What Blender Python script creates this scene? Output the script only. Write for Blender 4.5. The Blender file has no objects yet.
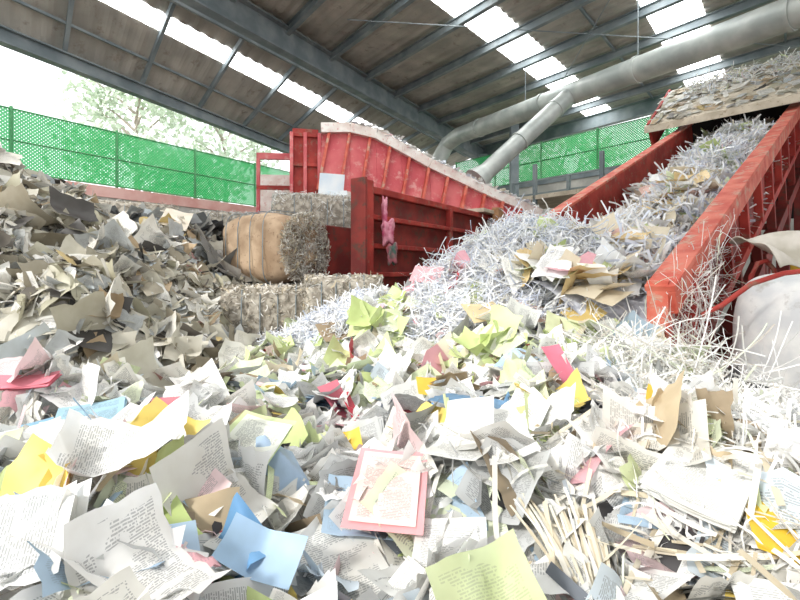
import bpy, math, random
import numpy as np
from mathutils import Vector
rng=np.random.default_rng(11); random.seed(7)
S=bpy.context.scene
def lin(c): return tuple((np.array(c,float)/255.0)**2.2)
def nrm(v):
    v=np.asarray(v,float); return v/np.maximum(np.linalg.norm(v,axis=-1,keepdims=True),1e-9)
# ---------------- materials ----------------
def new_mat(name):
    m=bpy.data.materials.new(name); m.use_nodes=True
    nt=m.node_tree; return m,nt,nt.nodes['Principled BSDF'],nt.nodes['Material Output']
def noisy(name,c1,c2,rough=.6,scale=4,metal=0,bump=0,detail=6,lo=.4,hi=.62,c3=None,s3=14,bscale=20,t3=.56):
    m,nt,b,o=new_mat(name); n=nt.nodes; l=nt.links
    tc=n.new('ShaderNodeTexCoord'); nz=n.new('ShaderNodeTexNoise'); nz.inputs['Scale'].default_value=scale; nz.inputs['Detail'].default_value=detail
    l.new(tc.outputs['Object'],nz.inputs['Vector'])
    r=n.new('ShaderNodeValToRGB'); r.color_ramp.elements[0].position=lo; r.color_ramp.elements[1].position=hi
    r.color_ramp.elements[0].color=(*lin(c1),1); r.color_ramp.elements[1].color=(*lin(c2),1)
    l.new(nz.outputs['Fac'],r.inputs['Fac']); out=r.outputs['Color']
    if c3:
        n3=n.new('ShaderNodeTexNoise'); n3.inputs['Scale'].default_value=s3; n3.inputs['Detail'].default_value=8; n3.inputs['Roughness'].default_value=.7
        l.new(tc.outputs['Object'],n3.inputs['Vector'])
        r3=n.new('ShaderNodeValToRGB'); r3.color_ramp.elements[0].position=t3; r3.color_ramp.elements[1].position=t3+.1
        l.new(n3.outputs['Fac'],r3.inputs['Fac'])
        mx=n.new('ShaderNodeMixRGB'); mx.inputs[2].default_value=(*lin(c3),1)
        l.new(r3.outputs['Color'],mx.inputs[0]); l.new(out,mx.inputs[1]); out=mx.outputs[0]
    l.new(out,b.inputs['Base Color']); b.inputs['Roughness'].default_value=rough; b.inputs['Metallic'].default_value=metal
    if bump:
        nb=n.new('ShaderNodeTexNoise'); nb.inputs['Scale'].default_value=bscale; nb.inputs['Detail'].default_value=6
        l.new(tc.outputs['Object'],nb.inputs['Vector'])
        bp=n.new('ShaderNodeBump'); bp.inputs['Strength'].default_value=bump; l.new(nb.outputs['Fac'],bp.inputs['Height']); l.new(bp.outputs['Normal'],b.inputs['Normal'])
    return m
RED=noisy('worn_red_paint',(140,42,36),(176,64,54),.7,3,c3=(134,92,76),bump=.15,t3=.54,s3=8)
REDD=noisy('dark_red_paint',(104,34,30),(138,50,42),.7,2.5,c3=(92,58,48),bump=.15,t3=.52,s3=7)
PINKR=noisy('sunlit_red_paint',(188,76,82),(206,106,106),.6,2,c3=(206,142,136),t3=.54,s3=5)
PALE=noisy('dusty_flange',(218,202,192),(236,230,222),.8,4,c3=(206,150,144))
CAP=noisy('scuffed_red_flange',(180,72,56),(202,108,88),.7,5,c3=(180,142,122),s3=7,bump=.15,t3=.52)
STEEL=noisy('painted_beam_steel',(108,118,122),(134,142,144),.6,2)
ROOFM=noisy('grey_roof_sheet',(156,152,144),(184,178,168),.6,1.2,c3=(138,130,120),s3=3)
DUCT=noisy('galvanised_duct',(154,160,156),(184,188,182),.45,2,metal=.15)
CONC=noisy('concrete',(170,168,162),(204,200,192),.9,1.5,bump=.2)
FLOORM=noisy('concrete_floor',(116,112,106),(150,146,138),.9,1.2,bump=.2)
PINKB=noisy('pinkish_coping',(212,156,146),(226,182,172),.8,2)
TAN=noisy('dusty_board',(176,164,144),(204,192,172),.9,3,c3=(150,134,112),bump=.3)
WOOD=noisy('old_wood',(140,104,72),(176,136,98),.8,5,bump=.2)
DARK=noisy('black_rubber_and_shade',(26,26,28),(44,44,46),.7,4)
BLUEW=noisy('white_panel',(214,226,236),(236,240,242),.6,2)
KRAFT=noisy('kraft_cardboard',(156,130,104),(194,168,140),.85,3,c3=(130,106,84),bump=.5,bscale=9)
BALEM=noisy('compressed_shreds',(130,122,110),(186,178,164),.9,14,bump=.8)
YEL=noisy('yellow_paint',(190,150,40),(214,176,60),.6,3)
MAG=noisy('pink_plastic',(176,70,100),(224,150,166),.4,9)
BARK=noisy('bark',(160,150,140),(186,176,164),.9,6)
PILEB=noisy('shaded_packed_waste',(84,80,74),(140,134,126),.95,11,bump=1,bscale=25)  # base colour kept dark: shade of the gaps between sheets painted in
SHREDB=noisy('packed_shreds',(166,168,178),(214,216,224),.95,16,bump=1,bscale=40)
HEAPB=noisy('packed_cardboard',(84,78,68),(136,130,116),.95,9,bump=1,bscale=22)
BAGM=noisy('woven_bag',(208,210,210),(232,232,228),.75,6,c3=(178,176,170),s3=4,bump=.5,bscale=6)
def skylight():
    m,nt,b,o=new_mat('translucent_skylight')
    b.inputs['Base Color'].default_value=(.9,.93,.95,1); b.inputs['Emission Color'].default_value=(.97,.99,1,1); b.inputs['Emission Strength'].default_value=6
    return m
SKYL=skylight()
def paper(name):
    m,nt,b,o=new_mat(name); n=nt.nodes; l=nt.links
    at=n.new('ShaderNodeAttribute'); at.attribute_name='Col'
    uv=n.new('ShaderNodeTexCoord'); sp=n.new('ShaderNodeSeparateXYZ'); l.new(uv.outputs['UV'],sp.inputs[0])
    def M(op,a,bv=None,c=None):
        x=n.new('ShaderNodeMath'); x.operation=op
        for i,v in enumerate((a,bv,c)):
            if v is None: continue
            if isinstance(v,(int,float)): x.inputs[i].default_value=v
            else: l.new(v,x.inputs[i])
        return x.outputs[0]
    u,v=sp.outputs[0],sp.outputs[1]
    fu=M('FRACT',u); fv=M('FRACT',v)
    row=M('MULTIPLY',fv,52); rm=M('GREATER_THAN',M('FRACT',row),.45); rid=M('FLOOR',row)
    cb=n.new('ShaderNodeCombineXYZ'); l.new(M('MULTIPLY',fu,36),cb.inputs[0]); l.new(M('MULTIPLY',rid,3.7),cb.inputs[1]); l.new(M('FLOOR',u),cb.inputs[2])
    nz=n.new('ShaderNodeTexNoise'); nz.inputs['Scale'].default_value=1; nz.inputs['Detail'].default_value=1; l.new(cb.outputs[0],nz.inputs['Vector'])
    w=M('GREATER_THAN',nz.outputs['Fac'],.44)
    cb2=n.new('ShaderNodeCombineXYZ'); l.new(M('MULTIPLY',fu,1.6),cb2.inputs[0]); l.new(M('MULTIPLY',fv,5),cb2.inputs[1]); l.new(M('FLOOR',u),cb2.inputs[2])
    n2=n.new('ShaderNodeTexNoise'); n2.inputs['Scale'].default_value=1; l.new(cb2.outputs[0],n2.inputs['Vector'])
    para=M('GREATER_THAN',n2.outputs['Fac'],.45)
    mg=M('MULTIPLY',M('LESS_THAN',M('ABSOLUTE',M('SUBTRACT',fu,.5)),.4),M('LESS_THAN',M('ABSOLUTE',M('SUBTRACT',fv,.5)),.43))
    t=M('MULTIPLY',M('MULTIPLY',rm,w),M('MULTIPLY',para,mg)); t=M('MULTIPLY',M('MULTIPLY',t,at.outputs['Alpha']),.5)
    mx=n.new('ShaderNodeMixRGB'); l.new(t,mx.inputs[0]); l.new(at.outputs['Color'],mx.inputs[1]); mx.inputs[2].default_value=(.12,.12,.13,1)
    n4=n.new('ShaderNodeTexNoise'); n4.inputs['Scale'].default_value=9; n4.inputs['Detail'].default_value=5; l.new(uv.outputs['Object'],n4.inputs['Vector'])
    r4=n.new('ShaderNodeValToRGB'); r4.color_ramp.elements[0].position=.35; r4.color_ramp.elements[1].position=.62; r4.color_ramp.elements[0].color=(.8,.77,.72,1); r4.color_ramp.elements[1].color=(1,1,1,1); l.new(n4.outputs['Fac'],r4.inputs['Fac'])
    mg2=n.new('ShaderNodeMixRGB'); mg2.blend_type='MULTIPLY'; mg2.inputs[0].default_value=.6; l.new(mx.outputs[0],mg2.inputs[1]); l.new(r4.outputs[0],mg2.inputs[2])
    l.new(mg2.outputs[0],b.inputs['Base Color']); b.inputs['Roughness'].default_value=.5
    tr=n.new('ShaderNodeBsdfTranslucent'); l.new(mg2.outputs[0],tr.inputs['Color'])
    ms=n.new('ShaderNodeMixShader'); ms.inputs[0].default_value=.18; l.new(b.outputs[0],ms.inputs[1]); l.new(tr.outputs[0],ms.inputs[2]); l.new(ms.outputs[0],o.inputs[0])
    return m
PAPER=paper('printed_paper')
def fence_mat():
    m,nt,b,o=new_mat('green_mesh'); n=nt.nodes; l=nt.links
    tc=n.new('ShaderNodeTexCoord'); sp=n.new('ShaderNodeSeparateXYZ'); l.new(tc.outputs['UV'],sp.inputs[0])
    def M(op,a,bv=None):
        x=n.new('ShaderNodeMath'); x.operation=op
        for i,v in enumerate((a,bv)):
            if v is None: continue
            if isinstance(v,(int,float)): x.inputs[i].default_value=v
            else: l.new(v,x.inputs[i])
        return x.outputs[0]
    a=M('FRACT',M('MULTIPLY',M('ADD',sp.outputs[0],sp.outputs[1]),12)); c=M('FRACT',M('MULTIPLY',M('SUBTRACT',sp.outputs[0],sp.outputs[1]),12))
    k=M('MINIMUM',M('ADD',M('LESS_THAN',a,.72),M('LESS_THAN',c,.72)),1.0)
    b.inputs['Base Color'].default_value=(.02,.33,.09,1)
    tl=n.new('ShaderNodeBsdfTranslucent'); tl.inputs[0].default_value=(.03,.44,.13,1)
    m1=n.new('ShaderNodeMixShader'); m1.inputs[0].default_value=.5; l.new(b.outputs[0],m1.inputs[1]); l.new(tl.outputs[0],m1.inputs[2])
    tp=n.new('ShaderNodeBsdfTransparent'); m2=n.new('ShaderNodeMixShader')
    l.new(M('MULTIPLY',k,.94),m2.inputs[0]); l.new(tp.outputs[0],m2.inputs[1]); l.new(m1.outputs[0],m2.inputs[2]); l.new(m2.outputs[0],o.inputs[0])
    return m
FEN=fence_mat()
# ---------------- mesh helpers ----------------
def link(o,parent=None):
    S.collection.objects.link(o)
    if parent: o.parent=parent
    return o
def empty(name):
    e=bpy.data.objects.new(name,None); S.collection.objects.link(e); return e
class B:
    def __init__(s): s.v=[];s.f=[];s.m=[];s.mats=[]
    def mi(s,m):
        if m not in s.mats: s.mats.append(m)
        return s.mats.index(m)
    def raw(s,vs,fs,m):
        k=len(s.v); s.v+= [tuple(map(float,p)) for p in vs]; i=s.mi(m)
        for f in fs: s.f.append(tuple(k+j for j in f)); s.m.append(i)
    def box(s,o,ax,ay,az,x,y,z,m):
        o,ax,ay,az=map(lambda q:np.array(q,float),(o,ax,ay,az))
        vs=[o+ax*a+ay*b+az*c for c in z for b in y for a in x]
        s.raw(vs,[(0,2,3,1),(4,5,7,6),(0,1,5,4),(2,6,7,3),(0,4,6,2),(1,3,7,5)],m)
    def beam(s,p,q,w,h,m,up=(0,0,1)):
        p=np.array(p,float);q=np.array(q,float);d=q-p;L=np.linalg.norm(d);d=d/L
        sd=nrm(np.cross(d,up)); u=np.cross(sd,d)
        s.box(p,d,sd,u,(0,L),(-w/2,w/2),(-h/2,h/2),m)
    def ibeam(s,p,q,w,h,t,m):
        up=np.array((0,0,1.)); p=np.array(p,float);q=np.array(q,float)
        s.beam(p,q,t,h,m); s.beam(p+up*h/2,q+up*h/2,w,t,m); s.beam(p-up*h/2,q-up*h/2,w,t,m)
    def tube(s,pts,rad,m,n=16,cap=True):
        pts=[np.array(p,float) for p in pts]; N=len(pts)
        if not hasattr(rad,'__len__'): rad=[rad]*N
        rings=[];ref=np.array((.13,.2,.97))
        for i in range(N):
            d=nrm(pts[min(i+1,N-1)]-pts[max(i-1,0)]); a=nrm(np.cross(d,ref)); b=np.cross(d,a)
            rings+= [pts[i]+rad[i]*(a*math.cos(2*math.pi*k/n)+b*math.sin(2*math.pi*k/n)) for k in range(n)]
        fs=[(i*n+k,i*n+(k+1)%n,(i+1)*n+(k+1)%n,(i+1)*n+k) for i in range(N-1) for k in range(n)]
        if cap: fs+= [tuple(range(n)),tuple(reversed(range((N-1)*n,N*n)))]
        s.raw(rings,fs,m)
    def obj(s,name,parent=None,bevel=0,smooth=False):
        me=bpy.data.meshes.new(name); me.from_pydata(s.v,[],s.f)
        for m in s.mats: me.materials.append(m)
        me.polygons.foreach_set('material_index',s.m)
        if smooth: me.polygons.foreach_set('use_smooth',[True]*len(me.polygons))
        me.update(); o=link(bpy.data.objects.new(name,me),parent)
        if bevel:
            b=o.modifiers.new('bv','BEVEL'); b.width=bevel; b.segments=2; b.limit_method='ANGLE'
        return o
def grid_mesh(name,V,nr,nc,mats,parent=None,smooth=True,mi=None):
    idx=np.arange(nr*nc).reshape(nr,nc)
    q=np.stack([idx[:-1,:-1],idx[:-1,1:],idx[1:,1:],idx[1:,:-1]],-1).reshape(-1,4)
    me=np_mesh(name,V,q)
    for m in mats: me.materials.append(m)
    if mi is not None: me.polygons.foreach_set('material_index',mi)
    me.polygons.foreach_set('use_smooth',np.full(len(q),smooth))
    return link(bpy.data.objects.new(name,me),parent)
def np_mesh(name,V,Q,col=None,uv=None):
    me=bpy.data.meshes.new(name); V=np.asarray(V,np.float32); Q=np.asarray(Q,np.int32)
    me.vertices.add(len(V)); me.vertices.foreach_set('co',V.ravel())
    me.loops.add(Q.size); me.loops.foreach_set('vertex_index',Q.ravel())
    me.polygons.add(len(Q)); me.polygons.foreach_set('loop_start',np.arange(0,Q.size,4,dtype=np.int32))
    me.update(calc_edges=True)
    if col is not None:
        a=me.color_attributes.new('Col','FLOAT_COLOR','POINT'); a.data.foreach_set('color',np.asarray(col,np.float32).ravel())
    if uv is not None:
        u=me.uv_layers.new(name='UVMap'); u.data.foreach_set('uv',np.asarray(uv,np.float32)[Q.ravel()].ravel())
    return me
class PB:
    def __init__(s): s.V=[];s.Q=[];s.C=[];s.U=[];s.n=0
    def add(s,V,Q,C,U):
        s.V.append(V);s.Q.append(Q+s.n);s.C.append(C);s.U.append(U);s.n+=len(V)
    def obj(s,name,parent=None,smooth=True):
        me=np_mesh(name,np.concatenate(s.V),np.concatenate(s.Q),np.concatenate(s.C),np.concatenate(s.U))
        me.materials.append(PAPER); me.polygons.foreach_set('use_smooth',np.full(len(me.polygons),smooth))
        return link(bpy.data.objects.new(name,me),parent)
def R(a,b,n): return rng.uniform(a,b,n)
def sheets(pb,P,N,W,H,K,CR,col,text,jit=0,nu=5,nv=6,t1=None,phi=None,fold=None,tear=0,crum=0):
    n=len(P); N=nrm(N)
    if t1 is None: t1=rng.normal(size=(n,3))
    t1=nrm(t1-N*np.sum(t1*N,-1,keepdims=True)); t2=np.cross(N,t1)
    gu,gv=np.meshgrid(np.linspace(0,1,nu),np.linspace(0,1,nv)); G=nu*nv
    x=np.repeat((gu-.5)[None],n,0); y=np.repeat((gv-.5)[None],n,0)
    if tear:
        on=(rng.random((n,1,1))<.55)*tear
        l_=1-on*np.abs(rng.normal(size=(n,nv,1)))*(rng.random((n,1,1))<.6); r_=1-on*np.abs(rng.normal(size=(n,nv,1)))*(rng.random((n,1,1))<.6)
        t_=1-on*np.abs(rng.normal(size=(n,1,nu)))*(rng.random((n,1,1))<.6)
        sk_=on*rng.normal(size=(n,1,1))*1.0
        x=np.where(x<0,x*l_,x*r_)*(1+sk_*y*2); y=np.where(y<0,y*t_,y)
    x=x.reshape(n,-1)*W[:,None]; y=y.reshape(n,-1)*H[:,None]; gu=gu.ravel();gv=gv.ravel()
    if jit:
        x=x+rng.normal(size=(n,G))*jit*W[:,None]; y=y+rng.normal(size=(n,G))*jit*H[:,None]
    if phi is None: phi=R(0,math.pi,n)
    c=np.cos(phi)[:,None]; sn=np.sin(phi)[:,None]; K=np.where(np.abs(K)<.05,.05,K)[:,None]
    s_=x*c+y*sn; r_=-x*sn+y*c
    bs=np.sin(K*s_)/K; bz=(1-np.cos(K*s_))/K
    xx=bs*c-r_*sn; yy=bs*sn+r_*c
    a1,b1,ph=R(-30,30,n)[:,None],R(-30,30,n)[:,None],R(0,6,n)[:,None]
    bz=bz+CR[:,None]*(np.sin(a1*x+b1*y+ph)+.6*np.sin(-1.7*b1*x+1.6*a1*y+2*ph))
    if fold is not None:
        for k in range(2):
            th=R(0,3.14,n)[:,None]; of=(R(-.3,.3,n)*W)[:,None]; sl=(rng.normal(size=n)*fold)[:,None]
            bz=bz+sl*np.abs(x*np.cos(th)+y*np.sin(th)-of)
    if crum:
        on=(rng.random(n)<.6)*crum
        for k in range(5):
            th=R(0,3.14,n)[:,None]; of=(R(-.5,.5,n)*W)[:,None]; sl=(rng.normal(size=n)*on)[:,None]
            bz=bz+sl*np.abs(x*np.cos(th)+y*np.sin(th)-of)
        bz=bz+rng.normal(size=(n,G))*(on*.02)[:,None]
    V=P[:,None]+t1[:,None]*xx[...,None]+t2[:,None]*yy[...,None]+N[:,None]*bz[...,None]
    idx=np.arange(G).reshape(nv,nu); q=np.stack([idx[:-1,:-1],idx[:-1,1:],idx[1:,1:],idx[1:,:-1]],-1).reshape(-1,4)
    Q=(q[None]+(np.arange(n)*G)[:,None,None]).reshape(-1,4)
    C=np.concatenate([np.repeat(col,G,0),np.repeat(text,G)[:,None]],1)
    seed=rng.integers(0,50,n)[:,None]
    U=np.stack([seed+.002+gu[None]*.996,np.repeat((.002+gv*.996)[None],n,0)],-1).reshape(-1,2)
    pb.add(V.reshape(-1,3),Q,C,U)
def ribbons(pb,P,N,L,Wd,curl,col,m=8,flat=.5,t=None):
    n=len(P); N=nrm(N)
    if t is None: t=rng.normal(size=(n,3)); t=t-N*np.sum(t*N,-1,keepdims=True)*flat
    t=nrm(t); ax=nrm(rng.normal(size=(n,3)))
    ang=(curl/m)[:,None]; st=(L/(m-1))[:,None]
    w=nrm(np.cross(t,rng.normal(size=(n,3)))); p=P.copy(); pts=[];ws=[]
    c,s_=np.cos(ang),np.sin(ang)
    def rot(v): return v*c+np.cross(ax,v)*s_+ax*np.sum(ax*v,-1,keepdims=True)*(1-c)
    for i in range(m):
        pts.append(p.copy()); ws.append(w.copy()); p=p+t*st; t=nrm(rot(t)); w=nrm(rot(w))
    pts=np.stack(pts,1);ws=np.stack(ws,1); pts=pts-pts.mean(1,keepdims=True)+P[:,None]
    V=np.stack([pts-ws*Wd[:,None,None]/2,pts+ws*Wd[:,None,None]/2],2).reshape(n,-1,3)
    q=np.array([(2*i,2*i+1,2*i+3,2*i+2) for i in range(m-1)])
    Q=(q[None]+(np.arange(n)*2*m)[:,None,None]).reshape(-1,4)
    C=np.concatenate([np.repeat(col,2*m,0),np.zeros((n*2*m,1))],1)
    pb.add(V.reshape(-1,3),Q,C,np.zeros((n*2*m,2)))
def pick(pal,n,var=.06):
    cs=np.array([lin(p[0]) for p in pal]); w=np.array([p[1] for p in pal],float); w/=w.sum()
    tx=np.array([p[2] if len(p)>2 else 0. for p in pal])
    i=rng.choice(len(pal),n,p=w); c=cs[i]*(1+rng.normal(size=(n,1))*var)
    return np.clip(c,0.01,.93),tx[i]
# ---------------- pile height field ----------------
CP=np.array([(-2,-1,1.35),(0,-1,1.35),(2,-1,1.35),(-5,-1,1.2),(5,-1,1.0),
(-1.5,.6,1.5),(0,.6,1.5),(1.5,.6,1.48),(-1.2,1.2,1.54),(0,1.2,1.55),(1.2,1.2,1.54),
(-2,2,1.45),(-.8,2,1.48),(0,2,1.5),(.9,2,1.52),(1.5,1.8,1.44),(2.2,1.9,1.25),
(-2.4,2.6,1.3),(-1,2.8,1.3),(0,2.8,1.46),(.7,2.8,1.6),(1.25,2.75,1.6),(1.65,2.5,1.48),(1.85,2.9,1.3),(2.2,2.5,1.18),(2.4,3,.98),(3,3,.9),
(-1.42,4.1,1.3),(-.9,3.9,1.48),(-.75,4.3,1.82),(-.3,4.4,1.78),(0,3.8,1.62),(.2,4.8,1.8),(.45,3.8,1.8),(.72,4.3,2.36),(1.16,4.25,2.56),(1.7,4.2,2.44),(1.2,3.6,2.12),(1.6,3.6,2.1),(1.3,3.15,1.83),
(-4.5,5,3.22),(-4.2,6,2.78),(-3.1,6,2.55),(-2.4,5.2,1.95),(-3.24,3.6,1.92),(-2.7,4,1.9),(-1.98,3.8,1.52),(-2.8,3,1.46),(-6,5,3.6),(-5,3,2.3),(-4.4,2,1.8),
(-1.75,4.7,1.22),(-1.3,4.85,1.15),(-1.6,5.2,1.1),(-1.1,5.2,1.1),
(-3.8,8,2.85),(-5.5,8.5,2.7),(-2.6,7.5,2.2),(-1.9,7,1.9),(-1.6,7.9,2.3),(-.4,7.5,1.4),(-1.6,5.8,1.15),(-.6,5.2,1.2),(1,6.5,1.5),(2.5,6.5,1.5),(4,6,.8),(6,6,.4),(3,9,.8),(-1,10,1),(-4,10.5,2.2),(-8,9,2),(-8.5,5,3.4),(5,3,.8),(7,2,.5)],float)
def rb(A,Bp): return np.sqrt(((A[:,None,:2]-Bp[None,:,:2])**2).sum(-1)+.04)
WT=np.linalg.solve(rb(CP,CP)+np.eye(len(CP))*.02,CP[:,2]-1.6)
rs=np.random.default_rng(7)
sk=nrm(rs.normal(size=(40,2)))*np.concatenate([rs.uniform(3,8,20),rs.uniform(9,24,20)])[:,None]; sp_=rs.uniform(0,6.28,40); sa=np.concatenate([np.full(20,.02),np.full(20,.010)])
def Hf(x,y,noise=1):
    x=np.asarray(x,float);y=np.asarray(y,float); sh=x.shape; X=np.stack([x.ravel(),y.ravel()],1)
    z=np.zeros(len(X))
    for i in range(0,len(X),20000):
        xx=X[i:i+20000]; z[i:i+20000]=rb(xx,CP)@WT+1.6+noise*(np.sin(xx@sk.T+sp_)@sa)*np.where(xx[:,0]<-1.5,1.4,1)
    return z.reshape(sh)
def Hn(x,y,noise=1):
    e=.05; gx=(Hf(x+e,y,noise)-Hf(x-e,y,noise))/(2*e); gy=(Hf(x,y+e,noise)-Hf(x,y-e,noise))/(2*e)
    return nrm(np.stack([-gx,-gy,np.ones_like(gx)],-1))
xs=np.arange(-9,7,.07); ys=np.arange(-1,10.5,.07); XX,YY=np.meshgrid(xs,ys); ZZ=Hf(XX,YY)-.06
cx=(XX[:-1,:-1]).ravel(); cy=(YY[:-1,:-1]).ravel()
mi=np.zeros(len(cx),int); shz=((cx-1.1)**2/1.0+(cy-4.1)**2/.9<1)|((cx+.7)**2/.35+(cy-4.25)**2/.15<1); mi[shz]=1
mi[(cx<-1.5)&(cy>2.9)&(~shz)]=2
pile=empty('waste_paper_pile')
grid_mesh('packed_base',np.stack([XX.ravel(),YY.ravel(),ZZ.ravel()],1),len(ys),len(xs),[PILEB,SHREDB,HEAPB],pile,mi=mi)
W_=(238,239,238)
FG=[(W_,28,1),((242,241,238),15,1),((228,226,219),12,1),((210,211,208),10,1),((188,190,190),5,1),((158,160,160),2.4,1),((214,224,178),4,.5),((224,232,204),7,1),((198,212,146),2.2),((228,176,184),1.6,.5),((236,210,212),2.5,.8),((170,194,216),1.5,.5),((210,222,232),3,1),((232,206,112),1),((186,80,90),.7),((198,180,150),4),((158,142,120),2.4),((70,68,70),1.4),((106,112,122),1.5),((104,140,172),.5)]
GR=[(W_,20,1),((206,218,160),12),((219,229,190),14,.6),((192,208,140),5),((236,236,231),13,1),((202,204,199),5,1),((224,166,176),1.6),((182,80,88),.9),((208,198,176),7),((172,194,208),2),((150,132,108),2.5),((226,202,116),.6)]
HP=[((198,194,180),16),((178,173,156),13),((214,212,204),16,.9),((158,150,132),9),((134,126,108),7),((180,176,154),7),((172,175,174),13,.7),((108,102,94),4.5),((224,220,210),10,.5),((176,154,124),4),((80,77,74),3),((188,166,114),1),((192,199,203),6),((234,232,228),7,1),((178,134,130),.6)]
SH=[((238,240,246),22),((226,231,242),10),((246,248,251),22),((208,215,232),7),((240,238,232),7),((196,201,216),3)]
SHW=[((244,244,242),20),((232,232,228),10),((218,212,202),5),((228,236,212),2)]
SHC=[((242,242,242),18),((228,228,226),8),((214,219,230),6),((224,216,196),4),((236,208,212),.8),((212,226,170),.8)]
STR=[((226,218,198),5),((208,196,172),4),((238,234,224),5),((190,176,150),2)]
def tilt(N,a):
    return nrm(N+rng.normal(size=N.shape)*np.asarray(a)[:,None])
def scatter(pb,n,xr,yr,pal,size,off,tl,K,cr,jit=0,asp=(1.2,1.5),mask=None,nu=5,nv=6,**kw):
    x=R(*xr,n); y=R(*yr,n)
    if mask is not None:
        k=mask(x,y); x=x[k];y=y[k]
    n=len(x); N=Hn(x,y); z=Hf(x,y)
    P=np.stack([x,y,z],1)+N*R(*off,n)[:,None]
    W=R(*size,n); H=W*R(*asp,n); c,t=pick(pal,n)
    sheets(pb,P,tilt(N,np.abs(rng.normal(size=n))*tl),W,H,rng.normal(size=n)*K,np.abs(rng.normal(size=n))*cr,c,t,jit,nu,nv,**kw)
inh=lambda x,y:((x-1.1)**2/.85+(y-4.0)**2/.6<1)|((x+.7)**2/.34+(y-4.25)**2/.14<1)
balezone=lambda x,y:(x>-2.3)&(x<0)&(y>4.95)&(y<6.4)
left=lambda x,y:(x<-1.15-.1*(y-3))&(y>2.75+.1*np.sin(x*5))&~balezone(x,y)
herozone=lambda x,y:(np.abs(x)<1.1)&(y>.8)&(y<1.5)
notch=lambda x,y:~((x>.9)&(y>3.1))
pb=PB()
scatter(pb,2700,(-2.6,2.2),(.35,2.7),FG,(.15,.225),(-.06,.02),.22,2.6,.004,nu=8,nv=10,fold=.22,tear=.1,crum=.2)
scatter(pb,850,(-2.6,2.2),(.35,2.7),FG,(.13,.21),(.01,.06),.26,5,.006,nu=10,nv=12,fold=.3,tear=.12,crum=.28,mask=lambda x,y:~herozone(x,y))
scatter(pb,300,(-1.1,1.1),(.8,1.5),FG,(.1,.18),(-.02,.03),.22,5,.006,nu=10,nv=12,fold=.3,tear=.12,crum=.28)
scatter(pb,1500,(-2.6,2.2),(.5,2.8),FG,(.03,.1),(-.01,.05),.4,7,.005,jit=.05,fold=.3,tear=.1)
scatter(pb,900,(-2.6,2.2),(.6,2.8),FG,(.010,.028),(0.02,.07),.35,4,.003,asp=(5,14),nu=3,nv=9,fold=.2)
scatter(pb,260,(.25,1.6),(.85,1.9),STR,(.007,.016),(0.03,.1),.5,3,.003,asp=(12,22),nu=2,nv=9,fold=.15)
scatter(pb,3000,(-2.2,2.4),(2.4,4.9),GR,(.13,.22),(-.03,.06),.28,4,.006,mask=lambda x,y:~inh(x,y)&~left(x,y)&notch(x,y),fold=.3,tear=.12,crum=.24)
scatter(pb,1400,(-2.8,2.6),(2.2,4.6),FG,(.06,.18),(0,.06),.4,5,.006,mask=lambda x,y:~inh(x,y)&~left(x,y)&notch(x,y),fold=.3,tear=.12,crum=.2)
scatter(pb,150,(.3,2.0),(3.3,4.6),GR,(.1,.2),(.03,.12),.4,5,.006,mask=lambda x,y:inh(x,y),fold=.3,tear=.12,crum=.2)
for k in range(230):
    x=R(-2.3,2.0,1);y=R(.5,3.4,1)
    if left(x,y)[0] or inh(x,y)[0] or (herozone(x,y)[0] and k%3): continue
    n=int(rng.integers(6,18)); N=tilt(Hn(x,y),[.25]); P0=np.stack([x,y,Hf(x,y)],1)+N*.015
    c,t=pick(FG,1); t1=rng.normal(size=(1,3))
    P=P0+N*(np.arange(n)*.0028)[:,None]+rng.normal(size=(n,3))*.006
    kk=rng.normal()*3; w=R(.13,.2,1)[0]
    sheets(pb,P,np.repeat(N,n,0)+rng.normal(size=(n,3))*.012,np.full(n,w),np.full(n,w*1.4),kk+np.arange(n)*.03,np.zeros(n),np.repeat(c,n,0)*R(.9,1,(n,1)),np.full(n,t[0]),0,5,6,t1=np.repeat(t1,n,0)+rng.normal(size=(n,3))*.05,phi=np.full(n,R(0,3,1)[0]))
pb.obj('loose_office_paper',pile)
# left heap
pb=PB()
scatter(pb,5600,(-7.5,-1.1),(2.6,8.8),HP,(.2,.42),(-.08,.04),.2,2.2,.012,jit=.012,mask=left,asp=(.7,1.4),nu=8,nv=9,fold=.22,tear=.1,crum=.2)
scatter(pb,3200,(-6,-1.1),(2.6,7),HP,(.08,.22),(-.02,.05),.3,3,.008,jit=.03,mask=left,asp=(.6,1.8),fold=.25,tear=.1,crum=.2)
scatter(pb,420,(-6,-1.7),(6.2,9),[((114,116,116),4),((152,150,144),4),((200,196,190),4),((80,80,82),2),((216,206,190),3)],(.25,.6),(0,.15),.3,.7,.008,mask=left,asp=(.4,1.4))
pb.obj('mixed_cardboard_scraps',pile)
# shreds
pb=PB()
def shr(n,fx,pal,L,w,curl,off,m=8,flat=.6):
    x,y=fx(n); N=Hn(x,y); P=np.stack([x,y,Hf(x,y)],1)+N*R(*off,n)[:,None]
    c,_=pick(pal,n); ribbons(pb,P,N,R(*L,n),R(*w,n),R(*curl,n)*rng.choice([-1,1],n),c,m,flat)
def disk(cx,cy,rx,ry):
    def f(n):
        a=R(0,6.283,n); r=np.sqrt(R(0,1,n)); return cx+rx*r*np.cos(a),cy+ry*r*np.sin(a)
    return f
shr(15000,disk(1.1,4.0,.95,.8),SH,(.12,.34),(.006,.013),(.5,7),(-.04,.12))
shr(1200,disk(1.1,4.0,1.0,.85),SH,(.2,.5),(.006,.012),(.5,6),(.05,.22))
shr(5000,disk(-.7,4.2,.62,.42),SH,(.12,.3),(.006,.012),(.5,6),(-.02,.09))
shr(1500,disk(-.2,3.9,.9,.5),SH,(.1,.25),(.006,.012),(.5,5),(0,.08))
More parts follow.
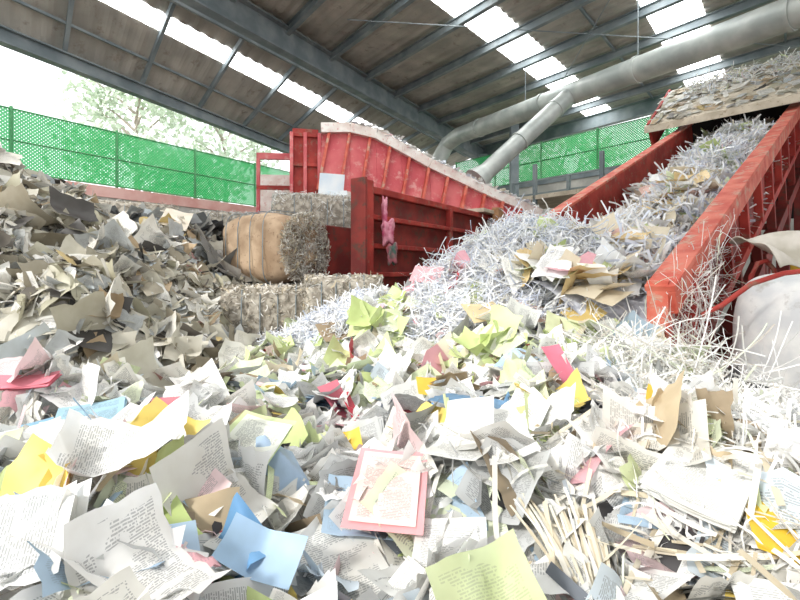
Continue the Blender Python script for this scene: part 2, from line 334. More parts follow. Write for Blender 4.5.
shr(3600,disk(1.55,2.45,.7,.5),SHW,(.2,.5),(.004,.011),(.3,2.5),(0,.12))
shr(2600,disk(1.9,1.7,.9,.7),SHW,(.12,.4),(.005,.012),(.5,4),(0,.1))
shr(2200,disk(1.15,1.4,.55,.6),SHW,(.1,.3),(.003,.008),(.5,5),(0,.08))
shr(1500,disk(-.4,1.9,1.8,1.1),SHW,(.06,.2),(.003,.007),(.5,6),(0,.05))
shr(2200,disk(-3.2,4.6,2.2,1.8),HP,(.15,.4),(.01,.025),(.2,2),(0,.06))
shr(190,disk(1.8,2.6,.5,.35),SHW,(.5,1.0),(.004,.008),(.5,1.8),(.06,.25),14,.3)
pb.obj('paper_shreds',pile)
# ---------- individually placed sheets in the foreground ----------
pb=PB()
NB=np.array([(i,j) for i in (-.1,0,.1) for j in (-.1,0,.1)])
def hero(x,y,w,h,c,txt=1,yaw=0,tl=(0,0),K=.6,phi=0,dz=.07,cr=.0025,n=1,nu=12,nv=14,fold=None,crum=0):
    N=nrm(np.array([[tl[0],tl[1],1.]])); t1=np.array([[math.cos(yaw),math.sin(yaw),0]])
    z=float(np.mean(np.sort(Hf(x+NB[:,0],y+NB[:,1]))[-4:]))+dz-.02
    for i in range(n):
        sheets(pb,np.array([[x,y,z]])+N*.003*i+rng.normal(size=(1,3))*(.004 if i else 0),N,np.array([w]),np.array([h]),np.array([K+.03*i]),np.array([cr]),np.array([lin(c)]),np.array([float(txt)]),0,nu,nv,t1=t1+rng.normal(size=(1,3))*(.03 if i else 0),phi=np.array([float(phi)]),fold=fold,crum=crum)
hero(-.03,1.18,.2,.26,(232,164,168),0,-.12,(0,-.4),.5,0,.085,cr=.001)
hero(-.032,1.178,.165,.225,(240,214,208),1,-.12,(0,-.4),.5,0,.09,cr=.001)
hero(.11,.99,.17,.25,(236,236,234),1,-.15,(0,-.2),1.2,.6,.07,cr=.004,fold=.08)
hero(-.14,1.02,.21,.28,(228,228,224),1,.5,(.1,-.3),1,.4,.05,n=5)
hero(-.47,1.37,.2,.26,(206,220,166),0,-.35,(.05,-.5),2,.3,.08)
hero(-.46,1.36,.17,.22,(234,236,226),1,-.35,(.05,-.5),2,.3,.088)
hero(-.35,1.33,.14,.2,(176,200,226),0,.4,(.5,-.4),5,.5,.11,fold=.4)
hero(-.36,.98,.12,.15,(116,164,208),0,.9,(-.1,-.7),7,1.2,.09,fold=.5)
hero(-.30,.96,.17,.1,(172,202,230),0,-.3,(.25,-.8),8,1.4,.10,fold=.4)
hero(-.8,.92,.24,.26,(238,238,236),1,-.2,(.1,-.15),1,.2,.06,cr=.005)
hero(-.63,1.1,.16,.2,(202,216,150),0,.3,(.1,-.4),4,.6,.06,fold=.3,crum=.2)
hero(-.54,.98,.14,.2,(194,212,138),0,.8,(-.1,-.4),3,1.6,.045,fold=.2,crum=.2)
hero(-.98,1.1,.19,.24,(204,218,154),0,-.3,(.1,-.5),4,.3,.05,fold=.2,crum=.15)
hero(-.21,1.75,.12,.13,(240,204,84),0,.3,(.1,-.9),4,.2,.10,fold=.2)
hero(.2,2.15,.24,.1,(232,194,80),0,.1,(.1,-.7),3,.2,.07,fold=.2)
hero(.92,1.0,.22,.2,(234,196,64),0,-.5,(-.1,-.3),2,.4,.05,n=3)
hero(.80,1.17,.2,.26,(234,234,230),1,-.9,(-.2,-.3),2,.2,.06,n=9)
hero(.64,1.35,.19,.25,(226,218,202),1,-.8,(-.4,-.4),2,.2,.05,n=6)
hero(.45,1.62,.12,.18,(200,214,150),0,.2,(-.4,-1.),6,.1,.09,fold=.3,crum=.15)
hero(.52,1.66,.14,.2,(212,222,170),0,-.2,(.5,-1.),7,.1,.09,fold=.3,crum=.15)
hero(-1.02,1.72,.42,.09,(222,152,160),0,.12,(0,-.4),9,1.57,.09,n=8)
hero(-1.02,1.98,.2,.12,(204,112,122),0,.1,(0,-.6),6,1.57,.07)
hero(-1.55,1.75,.28,.2,(142,184,210),0,.5,(.1,-.4),1,0,.09,n=6)
hero(-1.42,1.63,.28,.2,(232,236,238),1,.6,(.1,-.4),1.3,0,.09,n=6)
hero(-1.38,1.98,.26,.18,(162,198,216),1,.45,(.1,-.5),1,0,.09,n=5)
hero(-1.78,2.1,.3,.1,(222,134,148),0,.1,(0,-.4),1,0,.1,n=5)
hero(-.33,2.3,.12,.22,(222,124,140),0,.8,(.6,-.6),6,.5,.10)
hero(-.24,2.2,.05,.2,(196,66,82),0,.6,(.6,-.6),2,.5,.11)
hero(.13,1.75,.09,.16,(104,150,196),0,.3,(-.8,-.6),8,.2,.09)
hero(.02,1.95,.09,.14,(170,86,92),0,-.5,(.3,-.5),2,.2,.07)
hero(-1.0,1.2,.2,.28,(204,204,202),1,.1,(-.1,-.5),1,0,.05,n=4)
hero(-.77,1.3,.2,.28,(212,212,210),1,1.2,(-.1,-.5),1,0,.05,n=4)
hero(.33,1.3,.13,.22,(238,238,234),1,.4,(.3,-.6),6,.2,.09)
hero(.72,2.0,.1,.2,(224,126,146),0,.4,(.3,-1.0),6,.2,.11)
hero(.9,1.5,.09,.14,(232,192,80),0,1.2,(.3,-.7),5,.2,.07)
hero(.62,3.3,.3,.2,(228,208,166),0,.5,(.1,-.6),1,0,.16,crum=.1); hero(.95,3.25,.26,.18,(228,192,174),0,-.3,(.1,-.8),1,0,.13)
hero(1.3,3.15,.26,.2,(230,202,130),0,.7,(-.1,-.9),1,0,.13); hero(1.1,3.0,.25,.2,(222,228,186),0,-.4,(.2,-.9),2,0,.11)
hero(.25,4.1,.3,.2,(228,172,178),0,-.5,(-.4,-.9),1,0,.2)
for i in range(30):
    k=i/29; hero(.31+.15*k+R(-.005,.005,1)[0],1.0+R(-.03,.03,1)[0],R(.005,.009,1)[0],R(.18,.28,1)[0],[(226,218,198),(206,194,170),(236,232,222)][i%3],0,.3-.6*k+R(-.12,.12,1)[0],(.05,-.35),R(-3,1,1)[0],1.57,.085+R(0,.015,1)[0],nu=2,nv=10)
pb.obj('foreground_sheets',pile)
# ---------------- inclined conveyor ----------------
d=np.array((.672,.636,.378)); d/=np.linalg.norm(d); p=nrm(np.array((.687,-.726,0.))); n_=np.cross(p,d)
O=np.array((1.72,3.0,2.1)); WD=1.69; UZ=np.array((0,0,1.))
conv=empty('inclined_conveyor')
b=B()
def cb(s,q,r,m): b.box(O,d,p,n_,s,q,r,m)
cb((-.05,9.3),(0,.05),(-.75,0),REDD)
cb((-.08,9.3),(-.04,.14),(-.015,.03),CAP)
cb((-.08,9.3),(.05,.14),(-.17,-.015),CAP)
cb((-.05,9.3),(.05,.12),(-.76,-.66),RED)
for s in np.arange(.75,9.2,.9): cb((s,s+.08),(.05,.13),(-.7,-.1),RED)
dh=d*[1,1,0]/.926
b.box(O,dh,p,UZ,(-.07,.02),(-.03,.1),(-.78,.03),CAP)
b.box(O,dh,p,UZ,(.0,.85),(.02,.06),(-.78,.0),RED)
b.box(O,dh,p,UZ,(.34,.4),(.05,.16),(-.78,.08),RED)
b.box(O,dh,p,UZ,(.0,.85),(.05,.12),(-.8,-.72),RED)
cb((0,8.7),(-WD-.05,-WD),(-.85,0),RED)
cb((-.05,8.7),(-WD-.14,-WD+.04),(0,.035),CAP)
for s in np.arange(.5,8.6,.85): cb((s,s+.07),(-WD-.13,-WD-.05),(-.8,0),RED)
cb((0,9.3),(-WD,0),(-.9,-.85),DARK)  # belt underside; its black also paints in the shade beneath the conveyor
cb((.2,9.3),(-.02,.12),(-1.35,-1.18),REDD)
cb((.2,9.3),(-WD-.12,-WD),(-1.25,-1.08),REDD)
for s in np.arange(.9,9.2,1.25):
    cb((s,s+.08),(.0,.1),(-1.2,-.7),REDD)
for s in (1.5,3.6,6.0,8.6):
    for q in (.05,-WD-.05):
        top=O+d*s+p*q-n_*1.15
        b.beam(top,(top[0],top[1],0),.16,.16,REDD,up=d)
    t0=O+d*s+p*.05-n_*1.15; t1_=O+d*s+p*(-WD-.05)-n_*1.15
    b.beam(t0-UZ*.4,t1_-UZ*.4,.1,.1,REDD)
    t2=O+d*(s+1.2)+p*.05-n_*1.15; b.beam(t0-UZ*.9,t2,.08,.08,REDD)
a0=O+d*.1-n_*1.0
b.tube([a0-p*WD,a0],.14,DARK)
b.obj('conveyor_frame',conv,.006)
b=B()
h0=np.array((5.4,9.4,5.25)); hb=np.array((1.09,1.03,1.15))
for k in range(5):
    f0,f1=k/5,(k+1)/5-.01
    b.box(h0+hb*f0,nrm(hb),p,np.cross(p,nrm(hb)),(0,np.linalg.norm(hb)*(f1-f0)),(-.1,4.2),(0,.05),TAN)
b.box(h0,nrm(hb),p,np.cross(p,nrm(hb)),(0,1.9),(-.16,-.1),(-.5,.08),RED)
b.box(h0-UZ*.04,nrm(hb),p,UZ,(-.08,0),(-.2,4.3),(-.05,.1),TAN)
b.box(h0,nrm(hb*[1,1,0]),p,UZ,(1.6,1.7),(0,4.2),(-2,1.1),DARK)  # black back panel stands in for the shade inside the hood
b.obj('hood',conv,.01)
pb=PB(); nh=nrm(np.cross(p,hb))
n=420; P=h0+hb*R(.02,1,n)[:,None]+p*R(-.1,4,n)[:,None]+nh*R(.04,.08,n)[:,None]; c,t=pick(HP,n); sheets(pb,P,tilt(np.repeat(nh[None],n,0),np.full(n,.15)),R(.06,.25,n),R(.06,.3,n),rng.normal(size=n)*2,np.full(n,.004),c,t,.05)
c,_=pick(SHC,1500); k=R(0,1,1500)**.5; P=h0+hb*(.4+.6*k)[:,None]+p*R(.3,4,1500)[:,None]+nh*(R(.03,.18,1500)*k)[:,None]; ribbons(pb,P,np.repeat(nh[None],1500,0),R(.15,.4,1500),R(.01,.02,1500),R(.5,3,1500),c)
pb.obj('hood_debris',conv)
def fillr(s,q):
    e=np.clip(1-s/1.6,0,1)
    return -.60+.26*np.exp(-((q+.7)/.45)**2)+.4*e+.08*np.sin(s*3+q*4)+.06*np.sin(s*7.3-q*5)
ss=np.arange(-.3,9.0,.08); qs=np.linspace(-WD+.005,-.005,24); SS,QQ=np.meshgrid(ss,qs); RR=fillr(SS,QQ)
V=O+SS.reshape(-1,1)*d+QQ.reshape(-1,1)*p+(RR.reshape(-1,1)-.03)*n_
grid_mesh('belt_load',V,len(qs),len(ss),[SHREDB],conv)
pb=PB()
def belt(n,pal,kind,s0,s1,q0,q1,L=(.3,.7),w=(.014,.028),off=(0,.12)):
    s=R(s0,s1,n);q=R(q0,q1,n); P=O+s[:,None]*d+q[:,None]*p+(fillr(s,q)+R(*off,n))[:,None]*n_; N=np.repeat(n_[None],n,0); c,t=pick(pal,n)
    if kind: ribbons(pb,P,N,R(*L,n),R(*w,n),R(.5,5,n)*rng.choice([-1,1],n),c)
    else: sheets(pb,P,tilt(N,np.abs(rng.normal(size=n))*.4),R(.14,.34,n),R(.16,.42,n),rng.normal(size=n)*4,np.full(n,.006),c,t,.02,fold=.3,tear=.1)
belt(5500,SHC,1,.2,8.9,-WD+.12,-.12)
belt(3500,SH,1,.2,7.5,-1.1,-.12,off=(.03,.2))
belt(800,GR,0,-.2,8.8,-WD+.18,-.18,off=(.02,.14)); belt(420,[((226,200,150),3),((216,204,180),4),((230,192,180),1),(W_,4)],0,-.2,4.2,-1.45,-.3,off=(.08,.18))
n=330; s=np.abs(rng.normal(size=n))*.7-.1; P=O+s[:,None]*d+p*R(.0,.24,n)[:,None]+n_*R(-.5,.0,n)[:,None]; c,_=pick(SHW,n); ribbons(pb,P,np.repeat(p[None],n,0),R(.15,.5,n),R(.003,.007,n),R(.5,3,n),c,10,.9)
pb.obj('belt_shreds',conv)
# ---------------- bulk bag & sheeting at right ----------------
def blob(bb,c,ax,ay,az,dims,e,m,nz=.03,nu=64,nv=34,fr=5):
    vs=[];c=np.array(c,float)
    f=lambda t,k:math.copysign(abs(t)**k,t)
    for i in range(nv+1):
        th=math.pi*i/nv
        for j in range(nu):
            ph=2*math.pi*j/nu
            x=f(math.sin(th),e)*f(math.cos(ph),e);y=f(math.sin(th),e)*f(math.sin(ph),e);z=f(math.cos(th),e)
            k=1+nz*(math.sin(fr*x+3*y+c[0]*9)+math.sin(fr*1.7*z+4*x)+math.sin(fr*y-3*z+1))
            vs.append(c+(np.array(ax)*x*dims[0]+np.array(ay)*y*dims[1]+np.array(az)*z*dims[2])*k)
    fs=[(i*nu+j,i*nu+(j+1)%nu,(i+1)*nu+(j+1)%nu,(i+1)*nu+j) for i in range(nv) for j in range(nu)]
    bb.raw(vs,fs,m)
    return np.array(vs)
bag=empty('bulk_bag'); b=B()
bx,by=3.08,2.98
blob(b,(bx,by,1.08),(.95,.3,0),(-.3,.95,0),(0,0,1),(.56,.5,1.07),.24,BAGM,.014)
b.obj('bag_body',bag,smooth=True)
b=B()
for dx,dy in ((-.42,-.42),(.38,-.3),(-.45,.35),(.36,.4)):
    q=np.array((bx+dx,by+dy,1.95)); b.tube([q,q+[0,0,.2],q+[.05,0,.3],q+[.13,.02,.32],q+[.2,.03,.25],q+[.22,.03,0]],.018,RED if dx<0 else BAGM,8)
for (e1,e2) in ((-.52,-.48),(-.14,-.52),(.22,-.5)):
    X=(.95*e1-.3*e2,.3*e1+.95*e2); b.tube([(bx+X[0],by+X[1],.1),(bx+X[0]*1.02,by+X[1]*1.03,1.0),(bx+X[0],by+X[1],2.0)],.016,BLUEW,6)
b.obj('lifting_loops',bag,smooth=True)
V=[];nr,nc=20,26
for i in range(nr):
    for j in range(nc):
        u=i/(nr-1);v=j/(nc-1)
        x=2.66+v*1.1; y=3.1+.5*u+.05*math.sin(v*9)+.1*v; z=2.54+.1*v-.1*u-.12*math.sin(math.pi*v)*(1-u)+.035*math.sin(v*13+u*4)+.03*math.sin(u*9+v*5)-(.32*(1-u)**2)
        V.append((x,y,z))
SHT=noisy('grimy_sheeting',(176,168,152),(208,200,188),.7,4,bump=.2)
g=grid_mesh('draped_tarpaulin',V,nr,nc,[SHT]); so=g.modifiers.new('t','SOLIDIFY'); so.thickness=.01
b=B(); b.tube([(2.0,2.95,1.9),(2.1,2.9,1.97),(2.25,2.85,2.11),(2.42,2.8,2.18),(2.6,2.8,2.2)],.016,RED,8); b.obj('hanging_red_strap',smooth=True)
b=B(); b.box((4.3,4.9,0),(.7,.7,0),p,UZ,(0,.12),(0,.4),(0,2.6),YEL); b.box((4.3,4.9,2.5),(.7,.7,0),p,UZ,(-.1,.2),(-.1,.6),(0,.12),YEL); b.obj('yellow_guard_frame',bevel=.01)
# ---------------- red steel container ----------------
a=np.array((.574,.819,0)); c_=np.array((.819,-.574,0)); CO=np.array((-.56,6.0,0)); b=B()
def kb(s,q,r,m=REDD): b.box(CO,a,c_,UZ,s,q,r,m)
kb((0,4.9),(-.08,0),(0,3.3)); kb((0,4.9),(-.12,.08),(3.26,3.36),RED)
kb((0,.16),(0,.14),(0,3.42),RED); kb((-.05,.0),(-.1,.16),(0,3.44),REDD)
for z in (1.55,2.1,2.5,2.9): kb((.16,4.9),(0,.09),(z,z+.07),RED if z>2 else REDD)
kb((2.4,2.5),(0,.1),(0,3.3),RED); kb((4.75,4.9),(0,.14),(0,3.3),RED)
kb((0,4.9),(-1.1,-1.0),(0,2.9)); kb((4.8,4.9),(-1.1,0),(0,3.1)); kb((3.6,4.9),(-.2,.2),(3.36,3.44),TAN)
b.obj('red_steel_container',bevel=.012)
b=B(); b.box(CO,a,c_,UZ,(4.1,4.35),(.15,.3),(0,3.5),WOOD); b.box(CO,a,c_,UZ,(4.45,4.6),(.15,.26),(0,3.4),WOOD); b.obj('timber_posts',bevel=.01)
b=B(); q=CO+a*.4+c_*.2
blob(b,q+[0,0,2.72],a,c_,UZ,(.12,.07,.17),.8,MAG,.14,24,14); blob(b,q+[.06,0,2.42],a,c_,UZ,(.09,.06,.14),.8,noisy('green_rag',(70,100,90),(190,110,120),.6,7),.14,24,14); blob(b,q+[-.05,0,3.0],a,c_,UZ,(.04,.04,.2),.8,MAG,.12,24,14)
b.obj('hanging_plastic_bags',smooth=True)
# ---------------- baling press with ribbed chute ----------------
bp=empty('baling_press'); b=B()
A0=np.array((-2.23,9.0,0)); ad=nrm(np.array((.982,.186,0))); an=np.array((ad[1],-ad[0],0))
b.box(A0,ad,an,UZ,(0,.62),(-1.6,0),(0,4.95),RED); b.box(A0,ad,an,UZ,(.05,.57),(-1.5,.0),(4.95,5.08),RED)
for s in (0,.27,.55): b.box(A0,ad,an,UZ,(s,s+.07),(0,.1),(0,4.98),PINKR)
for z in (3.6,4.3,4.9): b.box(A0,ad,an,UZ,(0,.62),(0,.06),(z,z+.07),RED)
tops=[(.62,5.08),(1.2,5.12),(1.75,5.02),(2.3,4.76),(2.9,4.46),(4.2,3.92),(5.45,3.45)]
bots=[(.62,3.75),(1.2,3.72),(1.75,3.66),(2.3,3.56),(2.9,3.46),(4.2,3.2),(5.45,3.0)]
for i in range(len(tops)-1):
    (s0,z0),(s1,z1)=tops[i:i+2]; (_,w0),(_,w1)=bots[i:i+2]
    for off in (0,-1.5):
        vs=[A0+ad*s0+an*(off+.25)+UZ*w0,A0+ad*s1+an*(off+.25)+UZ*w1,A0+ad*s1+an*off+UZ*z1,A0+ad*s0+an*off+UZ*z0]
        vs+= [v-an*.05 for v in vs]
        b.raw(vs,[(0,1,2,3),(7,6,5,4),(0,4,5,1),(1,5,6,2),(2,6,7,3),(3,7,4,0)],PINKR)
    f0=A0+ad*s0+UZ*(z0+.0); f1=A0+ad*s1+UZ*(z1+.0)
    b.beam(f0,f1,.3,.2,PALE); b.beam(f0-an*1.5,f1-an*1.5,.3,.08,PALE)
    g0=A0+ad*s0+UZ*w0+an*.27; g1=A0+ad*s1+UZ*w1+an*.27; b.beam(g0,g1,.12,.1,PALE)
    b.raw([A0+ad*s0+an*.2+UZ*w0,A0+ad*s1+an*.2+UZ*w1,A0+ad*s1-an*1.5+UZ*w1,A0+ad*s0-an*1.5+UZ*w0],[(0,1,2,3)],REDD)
def interp(L,s): return float(np.interp(s,[q[0] for q in L],[q[1] for q in L]))
for s in np.arange(.8,5.4,.42):
    b.beam(A0+ad*s+an*.02+UZ*interp(tops,s),A0+ad*(s-.25)+an*.33+UZ*interp(bots,s-.2),.06,.16,CAP,up=an)
for s in (1.2,3,4.8):
    for off in (.1,-1.4): b.box(A0,ad,an,UZ,(s,s+.16),(off-.08,off+.08),(0,interp(bots,s)),REDD)
b.box(A0,ad,an,UZ,(.62,3.0),(-1.4,0),(0,3.3),REDD)
b.obj('press_body',bp,.01)
pb=PB(); n=500; s=R(1.2,5.4,n); c,t=pick(SHC,n); P=np.array([A0+ad*k+UZ*(interp(tops,k)+.12) for k in s])+rng.normal(size=(n,3))*[.05,.08,.02]
sheets(pb,P,tilt(np.repeat(UZ[None],n,0),np.full(n,.3)),R(.05,.15,n),R(.05,.2,n),rng.normal(size=n)*3,np.full(n,.004),c,t,.05); pb.obj('dust_and_scraps',bp)
b=B(); b.box((-1.55,8.3,3.3),(.8,.3,0),(-.3,.8,0),(.1,-.1,1),(0,.55),(0,.04),(0,.7),BLUEW); b.box((-1.25,8.2,3.1),(.9,-.1,0),(.1,.9,0),(-.15,-.1,1),(0,.4),(0,.04),(0,.55),BLUEW); b.obj('white_boards')
b=B()
for x in (0,.75): b.box((-3.3,10.2,0),(1,.1,0),(-.1,1,0),UZ,(x,x+.08),(0,.08),(0,4.9),PINKR)
b.box((-3.3,10.2,0),(1,.1,0),(-.1,1,0),UZ,(0,.83),(0,.08),(4.75,4.9),PINKR); b.box((-3.3,10.2,0),(1,.1,0),(-.1,1,0),UZ,(.08,.75),(.02,.06),(2.5,4.4),PALE); b.box((-3.3,10.2,0),(1,.1,0),(-.1,1,0),UZ,(0,.83),(0,.1),(4.05,4.15),RED)
b.obj('control_booth_frame',bevel=.01)
# ---------------- bales ----------------
def bale(name,c,yaw,dims,pal,mat,nr=2600,e=.22,endonly=False,tiltz=0):
    root=empty(name); ax=np.array((math.cos(yaw),math.sin(yaw),tiltz)); ax=nrm(ax); ay=nrm(np.cross((0,0,1),ax)); az=np.cross(ax,ay)
    b=B(); blob(b,c,ax,ay,az,dims,e,mat,.015); b.obj('bale_core',root,smooth=True)
    b=B()
    for k in (-.55,-.18,.18,.55):
        r=[np.array(c)+ax*k*dims[0]+ay*(dims[1]*1.05*math.copysign(abs(math.cos(t))**.4,math.cos(t)))+az*(dims[2]*1.05*math.copysign(abs(math.sin(t))**.4,math.sin(t))) for t in np.linspace(0,6.28,33)]
        b.tube(r,.007,STEEL,6)
    b.obj('baling_wire',root,smooth=True)
    n=nr
    if not endonly:
        face=rng.integers(0,3,n); sg=rng.choice([-1,1],n); f=R(-1,1,(n,3)); f[np.arange(n),face]=sg
        P=np.array(c)+(f*.96*dims)@np.stack([ax,ay,az]); Nn=np.zeros((n,3)); Nn[np.arange(n),face]=sg; Nn=Nn@np.stack([ax,ay,az])
    else:
        th=R(0,6.28,n); r=np.sqrt(R(0,1,n)); f=np.stack([np.full(n,1.0),r*np.cos(th),r*np.sin(th)],1)
        P=np.array(c)+(f*dims)@np.stack([ax,ay,az]); Nn=np.repeat(ax[None],n,0)
    pb=PB(); cc,_=pick(pal,n); ribbons(pb,P+Nn*R(-.02,.03,n)[:,None],Nn,R(.06,.16,n),R(.008,.016,n),R(.3,4,n),cc,6,.92); pb.obj('shred_surface',root)
GB=[((196,190,178),8),((216,212,204),6),((170,162,148),6),((140,132,118),3),((230,228,222),3),((204,190,162),4)]
GL=[((226,226,222),8),((206,206,204),6),((238,238,236),5),((180,178,174),3)]
bale('shredded_paper_bale',(-1.62,5.62,1.55),.2,(.56,.4,.44),GB,BALEM,3600)
bale('shredded_paper_bale.001',(-.66,5.22,1.7),.1,(.42,.36,.42),GB,BALEM,3000)
bale('shredded_paper_bale.002',(-1.5,7.95,3.0),.3,(.75,.45,.5),GL,BALEM,3800)
bale('shredded_paper_bale.003',(-5.5,9.2,3.05),.5,(.8,.5,.5),GB,BALEM)
bale('shredded_paper_bale.004',(-3.5,9.2,2.95),.3,(.7,.5,.4),GL,BALEM)
bale('cardboard_bale',(-1.98,6.85,2.52),-.55,(.72,.5,.52),GB,KRAFT,1800,.55,True)
# ---------------- roof ----------------
roof=empty('ceiling')
def Mp(y,z=8.0): return np.array((-3.76+.637*(y-9.54),y,z))
def Ep(y,z=6.3): return np.array((-6.97+.43*(y-7.75),y,z))
yy=np.arange(1.0,22.6,.075)
def strip(f0,f1,mat,nm,corr=.03):
    V=[]
    for f in (f0,f1):
        for i,y in enumerate(yy):
            m=Mp(y);e=Ep(y+1.4); q=m*(1-f)+e*f; q=q+UZ*(.3+(corr if (i//2)%2 else 0)); V.append(q)
    grid_mesh(nm,V,2,len(yy),[mat],roof,smooth=False)
strip(-.02,.42,ROOFM,'roof_sheets_upper'); strip(.42,.56,SKYL,'skylight_strip',.01); strip(.56,1.06,ROOFM,'roof_sheets_lower')
b=B()
b.ibeam(Mp(0.5,7.85),Mp(22.8,7.85),.32,.62,.04,STEEL)
b.ibeam(Ep(1.5,6.3),Ep(23,6.3),.2,.26,.03,STEEL)
b.beam(Mp(0.5,7.4),Mp(22.8,7.4),.06,.06,STEEL)
for y in np.arange(1.3,22,1.5):
    m=Mp(y,8.15);e=Ep(y+1.4,6.5); b.beam(m,e,.07,.12,STEEL)
for f in (.2,.8):
    b.beam(Mp(1,8.0)*(1-f)+Ep(2.4,6.3)*f+UZ*.22,Mp(22,8.0)*(1-f)+Ep(23.4,6.3)*f+UZ*.22,.04,.05,STEEL)
b.obj('left_bay_beams',roof)
G=np.array((1.36,10.05,8.3)); u_=nrm(np.array((.66,.75,0))); v_=nrm(np.array((-.62,.785,0)))
def betaM(al):
    q=G+al*u_
    return (-3.76+.637*(q[1]-9.54)-q[0])/(v_[0]-.637*v_[1])
al=np.arange(-13,9.6,.075)
def rstrip(b0,b1,mat,nm,corr=.03):
    V=[]
    for bb in (b0,b1):
        for i,x in enumerate(al):
            lim=betaM(x)
            be=lim if bb is None else min(bb,lim)
            V.append(G+u_*x+v_*be+UZ*(corr if (i//2)%2 else 0))
    grid_mesh(nm,V,2,len(al),[mat],roof,smooth=False)
rstrip(-16,-4.15,ROOFM,'roof_sheets_a'); rstrip(-4.15,-3.05,SKYL,'skylight_a',.01); rstrip(-3.05,-.5,ROOFM,'roof_sheets_b'); rstrip(-.5,.5,SKYL,'skylight_b',.01); rstrip(.5,None,ROOFM,'roof_sheets_c')
b=B()
for x in np.arange(-12,9.6,1.55):
    e=betaM(x); b.ibeam(G+u_*x+v_*-16-UZ*.16,G+u_*x+v_*e-UZ*.16,.12,.2,.02,STEEL)
for be in (-2.0,-5.6,-9): b.beam(G+u_*-13+v_*be-UZ*.05,G+u_*9.6+v_*be-UZ*.05,.05,.08,STEEL)
b.ibeam(G+u_*9.6+v_*-16-UZ*.3,G+u_*9.6+v_*betaM(9.6)-UZ*.3,.25,.5,.03,STEEL)
b.tube([G+u_*-2+v_*-6-UZ*.4,G+u_*8+v_*2-UZ*.4],.012,STEEL,6); b.tube([G+u_*-2+v_*2-UZ*.4,G+u_*8+v_*-6-UZ*.4],.012,STEEL,6)
b.obj('right_bay_beams',roof)
b=B(); b.box((3.7,20.6,0),(1,0,0),(0,1,0),UZ,(0,.35),(0,.35),(0,7.6),STEEL)
b.box((3.6,20.5,0),(1,0,0),(0,1,0),UZ,(0,.55),(0,.55),(0,.06),STEEL); b.obj('steel_column',bevel=.01)
b=B(); b.box((4.25,17.0,0),(1,0,0),(0,1,0),UZ,(0,.3),(0,.3),(0,8.0),STEEL); b.box((4.15,16.9,0),(1,0,0),(0,1,0),UZ,(0,.5),(0,.5),(0,.06),STEEL); b.obj('steel_column.001',bevel=.01)
# ducts
dk=empty('extraction_duct'); b=B()
D0=np.array((8.73,4.0,6.43)); D1=np.array((1.98,16.0,6.99)); DL=lambda k:D0*(1-k)+D1*k
main=[DL(0),DL(.3),DL(.6),DL(.95),DL(.985),(1.75,16.4,6.85),(1.55,16.5,6.5),(1.2,16.5,5.7)]
b.tube(main,[.28]*3+[.28]*5,DUCT,32)
dd=nrm(D1-D0)
for k in (.1,.3,.5,.7,.9): b.tube([DL(k)-dd*.03,DL(k)+dd*.03],.305,DUCT,32)
b.obj('main_duct',dk)
b=B(); J=DL(.63); E=np.array((1.95,10.6,4.45)); br=lambda k:J*(1-k)+E*k
b.tube([J,br(.5),br(1)],[.23,.22,.21],DUCT,24); b.tube([br(.96),br(1.06)],[.22,.32],DUCT,24)
for k in (.2,.6): b.tube([br(k-.008),br(k+.008)],.245,DUCT,24)
b.obj('branch_duct',dk)
for o in dk.children:
    o.data.polygons.foreach_set('use_smooth',[True]*len(o.data.polygons))
    m=o.modifiers.new('es','EDGE_SPLIT'); m.split_angle=.7
b=B()
for k in (.25,.5,.75): q=DL(k); b.tube([q+UZ*.25,(q[0],q[1],8.3)],.012,STEEL,6)
b.obj('duct_hangers',dk)
# ---------------- walls, fences, ground ----------------
GP=noisy('green_post',(60,130,80),(80,150,96),.5,3)
def fence(name,p0,p1,z0,z1,step):
    root=empty(name); p0=np.array(p0,float);p1=np.array(p1,float);L=np.linalg.norm(p1-p0);dd=(p1-p0)/L
    me=np_mesh('mesh',[(*p0,z0),(*p1,z0),(*p1,z1),(*p0,z1)],[(0,1,2,3)],None,[(0,0),(L,0),(L,z1-z0),(0,z1-z0)]); me.materials.append(FEN); link(bpy.data.objects.new('green_mesh_panel',me),root)
    b=B()
    for k in np.arange(0,L,step): q=p0+dd*k; b.tube([(*q,z0-.3),(*q,z1+.05)],.035,GP,8)
    for z in (z0,z1,(z0+z1)/2): b.tube([(*p0,z),(*p1,z)],.02,GP,6)
    b.obj('posts_and_rails',root)
fence('green_mesh_fence',(-14,3.0),(-.2,22.4),4.45,5.9,2.2)
fence('green_mesh_fence.001',(2.6,20.6),(14,7.6),5.75,7.15,2.2)
b=B(); w=nrm(np.array((13.8,19.4,0))); wn=np.array((w[1],-w[0],0))
b.box((-14,3,0),w,wn,UZ,(0,24),(-.15,.15),(0,4.1),CONC); b.obj('wall_left')
b=B(); b.box((-14,3,0),w,wn,UZ,(0,24),(-.2,.2),(4.1,4.38),PINKB); b.obj('trim_1')
w2=nrm(np.array((11.4,-13,0))); wn2=np.array((w2[1],-w2[0],0))
b=B(); b.box((2.6,20.7,0),w2,wn2,UZ,(-3,17),(-.15,.15),(0,5.5),CONC); b.obj('wall_back')
b=B(); b.box((2.6,20.7,0),w2,wn2,UZ,(-3,17),(-.2,.2),(5.5,5.7),STEEL); b.obj('trim_2')
b=B(); b.box((3.2,14.8,4.2),w2,(-wn2),UZ,(0,4),(-1,1),(0,.12),TAN)
for k in (0,2.0,3.9):
    b.box((3.2,14.8,0),w2,-wn2,UZ,(k,k+.1),(-1,-.9),(0,5.2),STEEL); b.box((3.2,14.8,0),w2,-wn2,UZ,(k,k+.1),(.9,1),(0,5.2),STEEL)
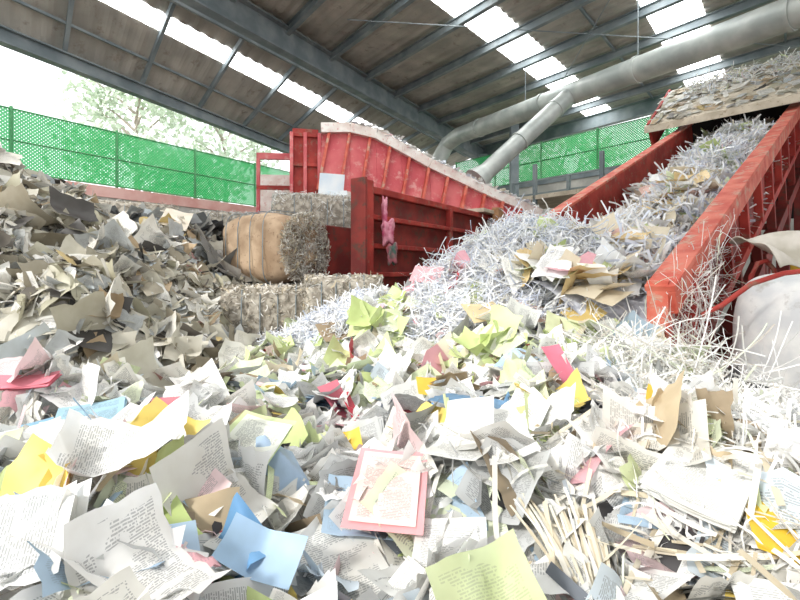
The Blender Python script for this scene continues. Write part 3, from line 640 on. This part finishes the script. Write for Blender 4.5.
b.box((3.2,14.8,5.15),w2,-wn2,UZ,(0,4),(.93,.98),(0,.05),STEEL); b.box((3.2,14.8,4.7),w2,-wn2,UZ,(0,4),(.93,.98),(0,.05),STEEL)
b.obj('maintenance_platform',bevel=.005)
b=B(); b.box((0,0,-.1),(1,0,0),(0,1,0),UZ,(-60,60),(-30,80),(0,.1),FLOORM); b.obj('floor')
def tree(name,x,y,h,r):
    root=empty(name); b=B(); b.tube([(x,y,0),(x+.1,y,h*.5),(x,y+.1,h*.8)],[.22,.15,.06],BARK,8)
    ct=[]
    for k in range(14):
        a_=R(0,6.28,1)[0]; zz=h*R(.45,.95,1)[0]; e=(x+math.cos(a_)*r*.8,y+math.sin(a_)*r*.8,zz+.8); b.tube([(x,y,zz-.6),((x+e[0])/2,(y+e[1])/2,zz+.2),e],[.08,.05,.02],BARK,6); ct.append(e)
    ct.append((x,y,h)); b.obj('trunk',root)
    n=2600; i=rng.integers(0,len(ct),n); P=np.array(ct)[i]+rng.normal(size=(n,3))*[.6,.6,.5]; pb=PB()
    c,t=pick([((214,228,210),3),((226,236,220),3),((202,218,196),2)],n); sheets(pb,P,rng.normal(size=(n,3)),R(.1,.22,n),R(.14,.3,n),rng.normal(size=n)*3,np.zeros(n),c,t*0,.03,3,3); pb.obj('foliage',root)  # leaf colours bleached pale: overexposure by sky glare painted in
tree('garden_tree',-12.5,21,11.0,2.2); tree('garden_tree.001',-9.5,24,11,2.2); tree('garden_tree.002',-21,16,10,2.2); tree('garden_tree.003',9,25,10,2.5)
# ---------------- light, world, camera ----------------
w=bpy.data.worlds.new('World'); S.world=w; w.use_nodes=True; nt=w.node_tree; bg=nt.nodes['Background']
bg.inputs[0].default_value=(.94,.97,1,1); bg.inputs[1].default_value=1.7
sl=bpy.data.lights.new('sun','SUN'); sl.energy=2.6; sl.angle=.12; sl.color=(1,.97,.92); so=link(bpy.data.objects.new('sun',sl)); so.rotation_euler=Vector((-.75,-.7,.75)).to_track_quat('Z','Y').to_euler()
cam=bpy.data.cameras.new('camera'); cam.lens=20; cam.sensor_width=36; cam.shift_y=-.0375; cam.clip_start=.05
co=link(bpy.data.objects.new('camera',cam)); co.location=(0,0,2.2); co.rotation_euler=(math.pi/2,0,0); S.camera=co
S.view_settings.view_transform='Standard'; S.view_settings.exposure=.42
